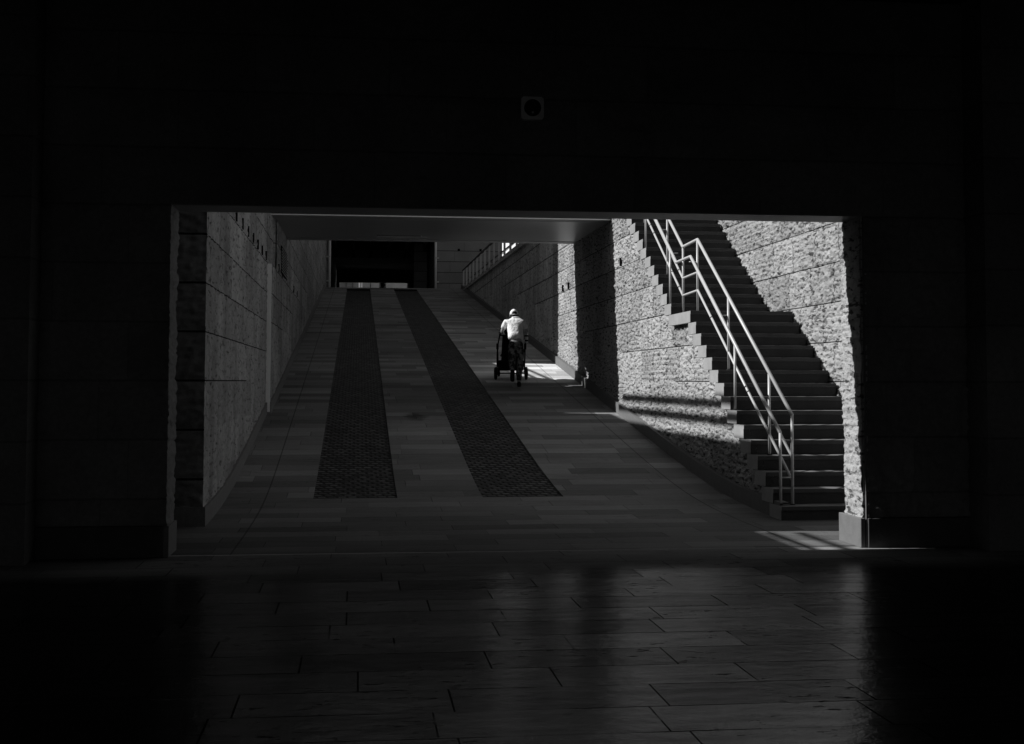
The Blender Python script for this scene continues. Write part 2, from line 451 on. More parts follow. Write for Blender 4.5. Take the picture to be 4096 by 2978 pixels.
under(pw, link('jamb', grid_mesh('jamb', 'x', -1.672, 12.50, 13.0, 0.27, ZT, 0.015, 0.015, 1, lambda U, V: stacked(U, V, 0.14, 13.0)), M['left_jamb']))
under(pw, MB().box(4.668, 4.712, 12.49, 13.09, 0, 0.275).build('plinth', M['plinth'], bevel=0.006))
under(pw, MB().box(4.735, 5.74, 12.47, 12.555, 0, 0.275).build('plinth', M['plinth_dark'], bevel=0.006))
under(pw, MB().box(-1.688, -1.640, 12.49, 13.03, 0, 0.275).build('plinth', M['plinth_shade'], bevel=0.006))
under(pw, MB().box(-2.77, -1.69, 12.47, 12.555, 0, 0.275).build('plinth', M['plinth_dark'], bevel=0.006))

# square fitting with a round black lens above the opening
lp = empty('wall_speaker', (1.562, 12.46, 4.05))
tag(lp, 'small square grey wall speaker with round black front above the opening', 'speaker')
pl = MB(); c_ = 0.02; w_ = 0.105
oct_ = [(-w_+c_, -w_), (w_-c_, -w_), (w_, -w_+c_), (w_, w_-c_), (w_-c_, w_), (-w_+c_, w_), (-w_, w_-c_), (-w_, -w_+c_)]
n0 = 0
pl.v += [(x, -0.035, z) for x, z in oct_] + [(x, 0.05, z) for x, z in oct_]
pl.f.append(tuple(range(7, -1, -1))); pl.f.append(tuple(range(8, 16)))
for i in range(8): j = (i+1) % 8; pl.f.append((i, j, 8+j, 8+i))
o = pl.build('housing', plain('speaker_paint', 0.85, 0.5, 0.3), lp)
cn = MB().tube([(0, -0.030, 0), (0, -0.055, 0)], 0.077, 40); o = cn.build('cone', M['dark'], lp)
o = MB().tube([(0, -0.056, -0.045), (0, -0.060, -0.045)], 0.010, 16).build('badge', M['steel'], lp)

# ------------------------------------------------------------------ left retaining wall
lw = empty('retaining_wall', (WXL, 14.95, 0))
tag(lw, 'grey retaining wall with vertical streaks rising along the left side of the ramp', 'wall')
def top_l(y): return 5.42
def lw_h(U, V): return facets(U, V, 0.16, 0.07, 0.012, 0.036, 31.0) + vnoise(U, V, 0.5, 33.0)*0.006 + facets(U, V, 0.9, 0.52, 0.004, 0, 35., 0, 0)
kl = lambda U, V: V > ramp_za(U) - 0.15
under(lw, link('wall_face', grid_mesh('wall_face', 'x', WXL, 14.95, 24.80, 0.0, 5.42, 0.05, 0.025, 1, lw_h, kl), M['left_wall']))
under(lw, link('wall_face', grid_mesh('wall_face', 'x', WXL+0.068, 24.80, CREST+2.4, 0.0, 3.62, 0.2, 0.06, 1, lw_h, kl), M['left_wall']))
under(lw, link('wall_face', grid_mesh('wall_face', 'x', WXL+0.066, 26.4, CREST+2.4, 3.62, 10.0, 0.2, 0.06, 1, lw_h, lambda U, V: (V > ramp_za(U)-0.15) & ((V < 5.42) | (U > 33.7))), M['left_wall']))
under(lw, link('wall_face', grid_mesh('wall_face', 'x', WXL, 24.80, 26.45, 3.60, 5.42, 0.06, 0.05, 1, lw_h), M['left_wall']))
under(lw, MB().box(WXL, WXL+0.075, 24.74, 24.80, 1.0, 3.62).build('end_strip', plain('pale_strip', 0.9, 0.6, 0.2, var=0.06)))
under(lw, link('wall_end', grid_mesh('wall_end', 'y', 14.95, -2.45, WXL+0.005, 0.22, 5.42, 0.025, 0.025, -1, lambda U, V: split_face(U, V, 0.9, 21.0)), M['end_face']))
cb = MB(); cb.box(-2.9, WXL-0.02, 14.99, 26.4, -0.2, 5.42); cb.box(-2.9, WXL+0.04, 26.4, CREST+2.4, -0.2, 5.42)
under(lw, cb.build('wall_core', M['left_wall']))
ys = [14.93, 16, 17, 18, 19, 20, 22, 24, 26, 30, 36, 44, 54, CREST]
for ya, yb, xo in ((14.93, 24.74, 0.03), (24.75, CREST, 0.098)):
    pts = [y for y in [ya] + [q for q in vrange(15, 63, 48) if ya < q < yb] + [yb]]
    p = MB()
    for y in pts: z = ramp_z(y); p.v += [(WXL-0.05, y, z-0.1), (WXL+xo, y, z-0.1), (WXL+xo, y, z+0.20), (WXL-0.05, y, z+0.20)]
    for k in range(len(pts)-1):
        for a, b in ((1, 2), (2, 3)): p.f.append((4*k+a, 4*k+b, 4*k+4+b, 4*k+4+a))
    p.f.append((0, 1, 2, 3))
    under(lw, p.build('plinth', M['plinth_shade']))
under(lw, MB().box(-2.45, WXL+0.028, 14.925, 14.96, -0.02, 0.22).build('plinth', M['end_face']))
# parapet and its guard rails on top, open to the sky
pp = MB(); pp.box(-2.0, WXL-0.005, 14.96, BY0-0.02, 5.42, 6.10); pp.box(-2.0, WXL+0.06, BY1+0.02, 33.7, 5.42, 5.94)
under(lw, pp.build('parapet', M['left_wall']))
for z in (6.49, 6.71):
    under(lw, MB().box(-1.85, -1.78, 15.0, BY0-0.05, z-0.04, z+0.04).build('guard_rail', M['steel']))
    under(lw, MB().box(-1.85, -1.78, BY1+0.05, 33.4, z-0.19, z-0.14).build('guard_rail', M['steel']))
for k in range(7):
    y = 18.42 + 0.98*k
    under(lw, MB().box(WXL-0.02, WXL+0.022, y-0.03, y+0.03, 3.645, 3.80).build('weep_slot', M['dark']))
for y in (27.0, 28.4, 33.2, 35.0):
    under(lw, MB().box(WXL, WXL+0.085, y-0.03, y+0.03, 3.645, 3.80).build('weep_slot', M['dark']))
gr = MB(); gr.box(WXL+0.03, WXL+0.082, 27.8, 30.0, 3.70, 4.24)
grille = under(lw, gr.build('vent_grille', M['dark']))
sl = MB()
for k in range(9): sl.box(WXL+0.082, WXL+0.092, 27.82, 29.98, 3.73+k*0.056, 3.745+k*0.056)
under(lw, sl.build('grille_bars', M['grille']))

# unseen wall and rails added in the left gap to cut the sun
cw = empty('added_shade_wall', (-2.5, 14, 0)); tag(cw, 'unseen wall added in the gap behind the left jamb to block the sun', 'wall')
under(cw, MB().box(-2.75, -2.46, 13.0, 14.99, 0, 5.46).build('wall_body', M['end_face']))
for z in (5.66, 5.92): under(cw, MB().box(-2.63, -2.58, 13.05, 14.9, z-0.03, z+0.03).build('guard_rail', M['steel']))

# ------------------------------------------------------------------ tall unseen block added beyond the left wall to shade the far ramp
tb = empty('building', (-8, 40, 5.5)); tag(tb, 'unseen tall block added above the left retaining wall to shade the far ramp', 'building')
under(tb, MB().hexa([(-16, 36.6, 5.4), (-2.05, 33.7, 5.4), (-2.05, 71, 5.4), (-16, 71, 5.4), (-16, 36.6, 15), (-2.05, 33.7, 15), (-2.05, 71, 15), (-16, 71, 15)]).build('walls', M['left_wall']))
under(tb, MB().hexa([(-16, 36.7, 15.002), (-2.0, 33.8, 15.002), (-2.0, 71, 15.002), (-16, 71, 15.002), (-16, 36.7, 15.2), (-2.0, 33.8, 15.2), (-2.0, 71, 15.2), (-16, 71, 15.2)]).build('roof', M['concrete']))

# ------------------------------------------------------------------ right retaining wall under the stairs and on
rw = empty('retaining_wall', (WXR, 14.95, 0))
tag(rw, 'rough limestone retaining wall along the right of the ramp, sunlit in bands', 'wall')
sy = [(step_y(i), i) for i in range(1, 33)]
def under_stair_top(U):
    T = np.full(U.shape, -1.0)
    for y, i in sy: T = np.where(U >= y + 0.02, i*RIS - 0.03, T)
    return np.where(U > 25.2, 5.40 + (U-25.2)*0.0076, T)
def kr(U, V): return (V < under_stair_top(U)) & (V > ramp_za(U)-0.15)
rh = lambda U, V: split_face(U, V, 0.95, 41.0)
under(rw, link('wall_face', grid_mesh('wall_face', 'x', WXR+0.03, 14.95, 33.6, 0.0, 5.46, 0.030, 0.0125, -1, rh, kr), M['lit_wall']))
M['far_right'] = stone('rough_limestone_far', 0.62, 'x', cw=0.9, tone=0.12, stain=0.3, streak=0.35, jw=0.012, fine=0.006)  # paler than the near stretch: bounce glow put into the colour
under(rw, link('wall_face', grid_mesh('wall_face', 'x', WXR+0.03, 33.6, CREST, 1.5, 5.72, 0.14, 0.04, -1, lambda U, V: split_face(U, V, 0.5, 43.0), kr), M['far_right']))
core = MB().prism_x([(25.3, -0.2), (CREST, -0.2), (CREST, 5.66), (25.3, 5.38)], WXR+0.03, 5.0)
prof = [(15.0, -0.2), (25.3, -0.2), (25.3, 31*RIS)]
for i in range(31, 0, -1):
    y = step_y(i) + 0.05
    prof += [(step_y(i+1)+0.05 if i < 31 else 25.2, i*RIS-0.04), (y, i*RIS-0.04)]
core2 = MB().prism_x([(15.0, -0.2), (25.3, -0.2), (25.3, 5.2), (20.6, 2.55), (19.2, 2.3), (15.0, 0.0)], WXR+0.032, 6.14)
under(rw, core.build('wall_core', M['lit_wall'])); under(rw, core2.build('wall_core', M['lit_wall']))
cp = MB()
cp.hexa([(WXR-0.055, 25.3, 5.36), (5.02, 25.3, 5.36), (5.02, CREST, 5.65), (WXR-0.055, CREST, 5.65), (WXR-0.055, 25.3, 5.46), (5.02, 25.3, 5.46), (5.02, CREST, 5.75), (WXR-0.055, CREST, 5.75)])
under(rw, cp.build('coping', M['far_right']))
p = MB(); pts = vrange(14.97, 24, 24) + vrange(24.5, CREST, 39)
for y in pts: z = ramp_z(y); p.v += [(WXR+0.05, y, z-0.1), (WXR-0.05, y, z-0.1), (WXR-0.05, y, z+0.19), (WXR+0.05, y, z+0.19)]
for k in range(len(pts)-1):
    for a, b in ((1, 2), (2, 3)): p.f.append((4*k+a, 4*k+b, 4*k+4+b, 4*k+4+a))
under(rw, p.build('plinth', M['plinth']))
for y, z in ((24.6, 3.64), (30.9, 3.64), (31.8, 3.64)):
    under(rw, MB().box(WXR-0.02, WXR+0.03, y-0.03, y+0.03, z, z+0.15).build('weep_slot', M['dark']))

# ------------------------------------------------------------------ wall on the far side of the stairs
sw = empty('stair_wall', (6.17, 14, 0)); tag(sw, 'sunlit rough limestone wall rising behind the right side of the staircase', 'wall')
def ks(U, V):
    T = np.zeros(U.shape)
    for y, i in sy: T = np.where(U >= y, i*RIS - 0.2, T)
    return V > T
under(sw, link('wall_face', grid_mesh('wall_face', 'x', 6.185, 12.9, 27.5, 0.0, 6.2, 0.030, 0.0125, -1, lambda U, V: split_face(U, V, 0.95, 57.0), ks), M['stair_wall']))
under(sw, MB().box(6.21, 6.7, 13.04, 40, -0.1, 6.2).build('wall_core', M['stair_wall']))

# ------------------------------------------------------------------ staircase
st = empty('staircase', (5.4, 14.9, 0)); tag(st, 'pale stone staircase with projecting step ends climbing along the right wall', 'stairs')
for i in range(1, 32):
    y = step_y(i); z1 = i*RIS; z0 = (i-1)*RIS + 0.004
    yb = y + (0.455 if i != 15 else 1.217+0.15); sl_ = 0.045
    j = random.uniform(-0.004, 0.004)
    prof = [(y+0.012, z0), (yb, z0), (yb, z1-0.002), (y-0.004, z1-0.002), (y-0.004, z1-sl_), (y+0.008, z1-sl_), (y+0.008, z1-sl_-0.006), (y+0.012, z1-sl_-0.006)]
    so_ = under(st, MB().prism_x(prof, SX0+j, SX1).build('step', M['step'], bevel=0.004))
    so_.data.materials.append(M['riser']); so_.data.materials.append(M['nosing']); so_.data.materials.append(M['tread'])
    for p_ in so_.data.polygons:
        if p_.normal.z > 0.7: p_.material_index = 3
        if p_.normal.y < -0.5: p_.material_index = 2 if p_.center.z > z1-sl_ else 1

# ------------------------------------------------------------------ handrails on the stairs
SL = RIS/TRD
def railset(name, label, X, base, heights, posts, links_=True):
    root = empty(name, (X, 15.06, RIS)); tag(root, label, 'handrail')
    return root
hr = empty('guard_rail', (4.84, 15.06, 0.17)); tag(hr, 'tall three-bar steel guard rail running up the open side of the stairs', 'railing')
X2 = 4.838
def rail_pts(zoff, ya=15.06, yend=25.3):
    # measured top line: (15.06,1.175) (19.37,3.595) (20.28,3.575) then up
    return [(X2, ya, 1.175 + (ya-15.06)*0.5615 - zoff), (X2, 19.37, 3.595-zoff), (X2, 20.28, 3.575-zoff), (X2, yend, 3.575-zoff + (yend-20.28)*0.5668)]
under(hr, MB().tube(rail_pts(0.0), 0.0215, 12).build('top_rail', M['rail'], smooth_=True))
under(hr, MB().tube(rail_pts(0.475), 0.0165, 12).build('middle_rail', M['rail'], smooth_=True))
under(hr, MB().tube(rail_pts(0.735), 0.0165, 12).build('lower_rail', M['rail'], smooth_=True))
def top2(y):
    if y < 19.37: return 1.175 + (y-15.06)*0.5615
    if y < 20.28: return 3.585
    return 3.575 + (y-20.28)*0.5668
for y, zb in ((15.06, 1), (15.92, 4), (17.72, 10), (19.38, 15), (20.27, 15), (21.33, 19), (23.1, 25), (24.9, 31)):
    under(hr, MB().tube([(X2, y, zb*RIS), (X2, y, top2(y))], 0.017, 12).build('post', M['rail'], smooth_=True))
    under(hr, MB().tube([(X2, y, zb*RIS), (X2, y, zb*RIS+0.012)], 0.030, 14).build('base_ring', M['raildark']))
for zo in (0.475, 0.735):
    for y in (16.8, 18.6, 21.0, 22.6):
        zc = top2(y)-zo; d = Vector((0, 1, 0.565)).normalized()*0.014
        c = Vector((X2, y, zc)); under(hr, MB().tube([c-d, c+d], 0.0175, 12).build('sleeve', M['raildark']))
h1 = empty('handrail', (4.70, 15.07, 0.17)); tag(h1, 'lower single steel handrail on the outer edge of the stairs', 'handrail')
X1 = 4.700
under(h1, MB().tube([(X1, 15.06, 0.975), (X1, 19.23, 3.335), (X1, 20.12, 3.325), (X1, 25.3, 3.325+5.18*0.5668)], 0.0205, 12).build('top_rail', M['rail'], smooth_=True))
def top1(y): return 0.975+(y-15.06)*0.566 if y < 19.23 else 3.325+(y-20.12)*0.5668
for y, i in ((15.06, 1), (16.92, 7), (20.54, 16), (22.33, 22), (24.1, 28)):
    under(h1, MB().tube([(X1, y, i*RIS), (X1, y, top1(y))], 0.0165, 12).build('post', M['rail'], smooth_=True))
    under(h1, MB().tube([(X1, y, i*RIS), (X1, y, i*RIS+0.012)], 0.028, 14).build('base_ring', M['raildark']))
for y in (15.06, 17.72, 19.38, 20.54, 21.33):
    z = (top1(y) if not 19.23 < y < 20.12 else 3.33) - (0.50 if y < 15.5 else 0.06)
    under(h1, MB().tube([(X1+0.015, y, z), (X2-0.015, y, z)], 0.008, 8).build('bracket', M['rail'], smooth_=True))

# ------------------------------------------------------------------ footbridge over the ramp
br = empty('bridge', (1.5, 28, BZ)); tag(br, 'flat concrete bridge crossing over the ramp above the walker', 'bridge')
def bh(y0, y1, z0, z1, dl=0.0):
    return [(WXL-0.3, y0+dl, z0), (4.9, y0, z0), (4.9, y1, z0), (WXL-0.3, y1+dl, z0), (WXL-0.3, y0+dl, z1), (4.9, y0, z1), (4.9, y1, z1), (WXL-0.3, y1+dl, z1)]
# added opening in the deck slab, shaped to throw sun on the walker
HX0, HX1, HY0, HY1 = 0.36, 1.29, 28.895, 29.34
def holed(y0, y1, z0, z1):
    m_ = MB(); xa, xb = WXL-0.3, 4.9
    m_.box(xa, xb, y0, HY0, z0, z1); m_.box(xa, xb, HY1, y1, z0, z1)
    m_.box(xa, HX0, HY0, HY1, z0, z1); m_.box(HX1, 1.42, HY0, 29.17, z0, z1); m_.box(1.42, xb, HY0, HY1, z0, z1)
    return m_
under(br, holed(BY0+0.305, BY1-0.305, BZ+0.02, BZ+0.12).build('deck', plain('deck_concrete', 0.09, 0.8, 0.1)))
under(br, MB().box(WXL-0.3, 4.9, BY0+0.02, BY0+0.30, BZ+0.021, 5.40).build('edge_beam', M['dark']))
under(br, MB().box(WXL-0.3, 4.9, BY1-0.30, BY1-0.001, BZ+0.021, 5.40).build('edge_beam', M['dark']))
under(br, holed(BY0+0.42, BY1-0.45, BZ+0.003, BZ+0.018).build('soffit_panel', M['soffit']))
under(br, MB().hexa(bh(BY0+0.015, BY0+0.40, BZ+0.006, BZ+0.019)).build('soffit_edge', M['concrete']))
under(br, MB().hexa(bh(BY1-0.43, BY1, BZ-0.004, BZ+0.019)).build('soffit_edge', M['concrete']))
under(br, MB().hexa(bh(BY0, BY0+0.014, BZ, BZ+0.022)).build('drip_edge', M['trim']))
under(br, MB().box(-3, 4.9, BY0+0.03, BY0+0.2, 5.40, 5.5).build('parapet', M['concrete']))
under(br, MB().box(-3, 4.9, BY1-0.25, BY1-0.05, 5.40, 5.5).build('parapet', M['concrete']))

# ------------------------------------------------------------------ railing along the top of the right wall beyond the bridge
ur = empty('railing', (4.76, 33, 5.5)); tag(ur, 'grey steel railing with twin flat posts along the top of the far right wall', 'railing')
def ct(y): return 5.46 + (y-25.3)*0.0076
for k in range(17):
    y = 62.7 - 1.78*k
    pm = MB()
    pm.box(4.70, 4.76, y-0.012, y+0.012, ct(y), ct(y)+0.86); pm.box(4.70, 4.76, y+0.10, y+0.124, ct(y), ct(y)+0.86)
    under(ur, pm.build('post', M['steel']))
def urail(name, dz, x0, x1, t, mat):
    a, b = 33.5, 62.8
    under(ur, MB().hexa([(x0, a, ct(a)+dz), (x1, a, ct(a)+dz), (x1, b, ct(b)+dz), (x0, b, ct(b)+dz), (x0, a, ct(a)+dz+t), (x1, a, ct(a)+dz+t), (x1, b, ct(b)+dz+t), (x0, b, ct(b)+dz+t)]).build(name, mat))
urail('top_rail', 0.82, 4.66, 4.70, 0.05, M['steeldark']); urail('top_rail', 0.93, 4.80, 4.84, 0.05, M['steeldark'])
urail('lower_rail', 0.30, 4.80, 4.83, 0.035, M['steeldark']); urail('lower_rail', 0.12, 4.80, 4.83, 0.03, M['steeldark'])

# ------------------------------------------------------------------ the building at the head of the ramp with its dark passage
fb = empty('passage_building', (3.0, 66, 5.8)); tag(fb, 'grey ashlar building at the top of the ramp with a dark passage through it', 'building')
GZ = 5.80
w = MB(); w.box(3.62, 6.83, 66, 90, GZ-0.5, 11); w.box(-6, -1.48, 66, 92, GZ-0.5, 11); w.box(-1.48, 3.62, 66.05, 66.5, 9.2, 11)
under(fb, w.build('walls', M['far_wall']))
under(fb, MB().box(-1.47, 3.61, 66.5, 89.9, 8.75, 9.1).build('ceiling', M['hallwall']))
for k in range(6):
    x = -1.3 + 0.92*k
    under(fb, MB().box(x, x+0.12, 66.6, 76, 8.30, 8.74).build('beam', M['far_wall']))
under(fb, MB().box(-1.47, 2.9, 76, 76.3, 8.0, 8.74).build('beam', M['far_wall']))
M['pier'] = stone('passage_pier_stone', 0.4, 'y', cw=1.5, tone=0.1, rel_to_ramp=False, jw=0.012)
under(fb, MB().box(2.84, 3.50, 72, 73, GZ, 8.74).build('pier', M['pier']))
iw = MB(); iw.box(-1.47, 3.61, 90, 90.3, 7.93, 9.1); iw.box(3.16, 3.61, 90, 90.3, GZ, 7.93); iw.box(-1.47, -1.28, 90, 90.3, GZ, 7.93)
under(fb, iw.build('back_wall', M['dark']))
for x in (-0.85, -0.42, 0.10, 0.72, 1.32, 1.70, 3.12):
    under(fb, MB().box(x-0.025, x+0.025, 90.02, 90.12, GZ, 7.93).build('mullion', M['steeldark']))
# symbol panel on the glazed screen: a dark plate with pale strokes
sg = under(fb, MB().box(1.36, 1.66, 90.13, 90.16, 7.45, 7.92).build('sign_panel', M['dark']))
under(fb, MB().box(1.42, 1.45, 90.10, 90.128, 7.52, 7.86).box(1.57, 1.60, 90.10, 90.128, 7.52, 7.86).box(1.4505, 1.5695, 90.10, 90.128, 7.67, 7.70).build('sign_symbol', M['steel']))
# the court beyond the passage: a pale wall in open daylight
ct_ = empty('courtyard_wall', (1, 97, 5.8)); tag(ct_, 'pale courtyard wall seen low through the far end of the passage', 'wall')
for k, (a, b, gg) in enumerate(((-3.5, -0.45, 0.16), (-0.45, -0.05, 0.2), (-0.05, 0.22, 0.85), (0.22, 3.4, 0.28), (3.4, 5.6, 0.22))):
    under(ct_, MB().box(a+0.002, b-0.002, 97, 97.4, GZ, 9.6).build('wall_bay', plain('court_bay_%d' % k, gg*0.9, 0.9, 0.05, var=0.2, scale=1.5)))

for x, nm in ((-1.40, 'pale drainpipe on the left edge of the dark passage mouth'), (3.62, 'pale drainpipe on the right edge of the dark passage mouth')):
    dp = empty('drainpipe', (x, 65.9, GZ)); tag(dp, nm, 'drainpipe', 'drainpipes at the passage mouth')
    MB().tube([(0, 0, 0), (0, 0, 3.6)], 0.055, 12).build('pipe', M['trim'], dp, smooth_=True)
    for z in (0.45, 1.6, 2.7): MB().box(-0.16 if x < 0 else -0.02, 0.02 if x < 0 else 0.16, -0.07, 0.08, z, z+0.06).build('bracket', M['steel'], dp)
for x in (4.73, 5.78):
    under(fb, MB().box(x-0.05, x+0.06, 65.985, 66.05, 7.78, 7.90).build('weep_hole', M['dark']))
wb = empty('white_building', (12, 88, 5.8)); tag(wb, 'white sunlit building glimpsed through the railing beyond the wall', 'building')
under(wb, MB().box(9.5, 15, 74, 112, 5.6, 17).build('walls', M['white']))
for z in (8.9, 9.35, 10.1): under(wb, MB().box(9.42, 9.499, 74, 112, z, z+0.05).build('string_course', M['steel']))

# ------------------------------------------------------------------ people and stroller helpers
def skin(name, pts, edges, mat, parent=None, sub=2, root=0):
    me = bpy.data.meshes.new(name); me.from_pydata([p[:3] for p in pts], edges, [])
    o = link(name, me, mat, parent)
    md = o.modifiers.new('skin', 'SKIN'); md.use_smooth_shade = True; md.branch_smoothing = 0.4
    ly = me.skin_vertices[0].data
    for k, p in enumerate(pts):
        r = p[3]; ly[k].radius = r if isinstance(r, tuple) else (r, r)
        ly[k].use_root = (k == root)
    sb = o.modifiers.new('sub', 'SUBSURF'); sb.levels = sub; sb.render_levels = sub
    return o
def ellipsoid(name, c, r, mat, parent, cut=None, seg=24, rings=16, rot=None):
    bm = bmesh.new(); bmesh.ops.create_uvsphere(bm, u_segments=seg, v_segments=rings, radius=1.0)
    if cut: bmesh.ops.delete(bm, geom=[v for v in bm.verts if cut(v.co)], context='VERTS')
    mt = Matrix.Translation(c) @ (rot or Matrix.Identity(4)) @ Matrix.Diagonal((*r, 1.0))
    bmesh.ops.transform(bm, matrix=mt, verts=bm.verts)
    me = bpy.data.meshes.new(name); bm.to_mesh(me); bm.free()
    for p in me.polygons: p.use_smooth = True
    return link(name, me, mat, parent)

M['shirt'] = plain('white_cotton', 0.88, 0.9, 0.05, var=0.08, scale=2.6, bmp=0.035)
M['skin'] = plain('skin', 0.30, 0.55, 0.3, var=0.08, scale=20)
def denim():
    m, nt, b = new_mat('dark_mottled_cotton'); P, x, y, z = pos()
    n = noise(P, 14.0, 4, 0.6); n2 = noise(P, 120.0, 2)
    set_grey(nt, b, (smooth(n, 0.42, 0.66) * 0.24 + 0.025) * (n2*0.8 + 0.6))
    b.inputs['Roughness'].default_value = 0.9; b.inputs['Specular IOR Level'].default_value = 0.1
    return m
M['trousers'] = denim()
M['black'] = plain('black_fabric', 0.008, 0.8, 0.1)
M['sole'] = plain('shoe_sole', 0.012, 0.8, 0.1)
M['rubber'] = plain('tyre_rubber', 0.006, 0.6, 0.2)
M['hair'] = plain('dark_hair', 0.006, 0.6, 0.2)

# ------------------------------------------------------------------ the walker
PX, PY = 3.25, 28.42
pn = empty('person', (PX, PY, ramp_z(PY)))
tag(pn, 'person in white top, dark trousers and pale cap leaning forward to push a stroller uphill', 'person')
V = []; E = []
def jt(x, y, z, r, frm=None):
    V.append((x, y, z, r)); k = len(V)-1
    if frm is not None: E.append((frm, k))
    return k
pel = jt(0, 0.14, 0.93, (0.13, 0.10)); wst = jt(0, 0.20, 1.06, (0.125, 0.09), pel); ch = jt(0, 0.31, 1.23, (0.15, 0.10), wst)
up = jt(0, 0.41, 1.37, (0.12, 0.08), ch); nk = jt(0, 0.49, 1.45, 0.050, up); hd0 = jt(0.01, 0.535, 1.49, 0.062, nk); hd1 = jt(0.01, 0.58, 1.53, 0.088, hd0); hd2 = jt(0.01, 0.60, 1.575, 0.060, hd1)
def hand(w, side):
    # palm lies on the bar, four fingers curl forward and under it, thumb under
    p = jt(w[0], w[1]+0.045, w[2]+0.012, 0.026, w[3])
    for q in range(4):
        ox = (q-1.5)*0.020; L = (0.9, 1.0, 0.95, 0.75)[q]
        a = jt(w[0]+ox, w[1]+0.082, w[2]+0.016, 0.009, p)
        b = jt(w[0]+ox, w[1]+0.082+0.026*L, w[2]-0.004, 0.0085, a)
        jt(w[0]+ox, w[1]+0.080+0.014*L, w[2]-0.028*L, 0.0075, b)
    t1 = jt(w[0]-side*0.034, w[1]+0.055, w[2]-0.006, 0.010, p)
    jt(w[0]-side*0.040, w[1]+0.075, w[2]-0.026, 0.009, t1)
HB = (0.62, 1.10)      # bar position (y, z) in the walker's frame
arms = {}
for s, sx, ex, hx in ((-1, -0.185, -0.262, -0.225), (1, 0.185, 0.250, 0.262)):
    sh = jt(sx, 0.42, 1.375, 0.062, up); el = jt(ex, 0.40, 1.16, 0.042, sh)
    mid = jt((ex+hx)/2, 0.48, 1.13, 0.038, el); wr = jt(hx, HB[0]-0.07, HB[1]+0.022, 0.026, mid)
    hand((hx, HB[0]-0.07, HB[1]+0.022, wr), s)
    arms[s] = (sx, ex, hx)
# right leg planted, left leg swinging behind with the toe pointing down
hR = jt(0.085, 0.13, 0.88, 0.088, pel); kR = jt(0.075, 0.10, 0.49, 0.058, hR); aR = jt(0.045, -0.02, 0.10, 0.040, kR)
fR = jt(0.060, 0.10, 0.045, 0.036, aR)
hL = jt(-0.085, 0.13, 0.88, 0.088, pel); kL = jt(-0.075, 0.16, 0.47, 0.058, hL); aL = jt(-0.105, -0.16, 0.325, 0.038, kL)
fL = jt(-0.110, -0.185, 0.20, 0.034, aL)
skin('body', V, E, M['skin'], pn)
# shirt
V2 = []; E2 = []
def j2(x, y, z, r, frm=None):
    V2.append((x, y, z, r)); k = len(V2)-1
    if frm is not None: E2.append((frm, k))
    return k
a = j2(0.010, 0.13, 0.955, (0.185, 0.125)); b = j2(0, 0.19, 1.06, (0.182, 0.125), a); c = j2(0, 0.29, 1.22, (0.200, 0.130), b)
d = j2(0, 0.38, 1.35, (0.180, 0.112), c); e = j2(0, 0.44, 1.425, (0.095, 0.075), d); j2(0.005, 0.48, 1.455, 0.060, e)
for s in (-1, 1):
    sx, ex, hx = arms[s]
    q = j2(sx*0.97, 0.405, 1.365, 0.080, d); r_ = j2(sx*1.12+0.0, 0.405, 1.29, 0.072, q); j2(ex*0.97, 0.40, 1.20, 0.062, r_)
skin('shirt', V2, E2, M['shirt'], pn)
# trousers
V3 = []; E3 = []
def j3(x, y, z, r, frm=None):
    V3.append((x, y, z, r)); k = len(V3)-1
    if frm is not None: E3.append((frm, k))
    return k
a = j3(0, 0.14, 0.985, (0.165, 0.115)); b = j3(0.003, 0.12, 0.90, (0.180, 0.140), a)
r1 = j3(0.088, 0.13, 0.80, (0.108, 0.115), b); r2 = j3(0.085, 0.12, 0.62, 0.088, r1); r3 = j3(0.075, 0.09, 0.46, 0.072, r2); r4 = j3(0.058, 0.03, 0.25, 0.062, r3); j3(0.045, -0.02, 0.12, 0.056, r4)
l1 = j3(-0.088, 0.13, 0.80, (0.108, 0.115), b); l2 = j3(-0.085, 0.15, 0.62, 0.088, l1); l3 = j3(-0.078, 0.15, 0.47, 0.072, l2); l4 = j3(-0.092, 0.02, 0.40, 0.064, l3); j3(-0.104, -0.115, 0.345, 0.054, l4)
skin('trousers', V3, E3, M['trousers'], pn)
# shoes
def shoe(pts, sole):
    o = skin('shoe', pts, [(0, 1), (1, 2), (2, 3)], M['black'], pn)
    s_ = skin('sole', sole, [(0, 1), (1, 2), (2, 3)], M['sole'], None); s_.parent = o
    return o
shoe([(0.045, -0.07, 0.065, (0.045, 0.045)), (0.048, -0.01, 0.075, (0.046, 0.05)), (0.062, 0.09, 0.052, (0.05, 0.036)), (0.075, 0.165, 0.045, (0.042, 0.026))],
     [(0.045, -0.08, 0.020, (0.046, 0.016)), (0.050, 0.0, 0.022, (0.044, 0.016)), (0.064, 0.09, 0.022, (0.054, 0.015)), (0.078, 0.18, 0.026, (0.044, 0.013))])
shoe([(-0.105, -0.175, 0.365, (0.045, 0.040)), (-0.108, -0.185, 0.315, (0.047, 0.046)), (-0.112, -0.190, 0.20, (0.052, 0.036)), (-0.112, -0.175, 0.125, (0.042, 0.028))],
     [(-0.105, -0.225, 0.365, (0.046, 0.016)), (-0.108, -0.232, 0.29, (0.045, 0.016)), (-0.112, -0.225, 0.20, (0.055, 0.015)), (-0.112, -0.200, 0.105, (0.045, 0.014))])
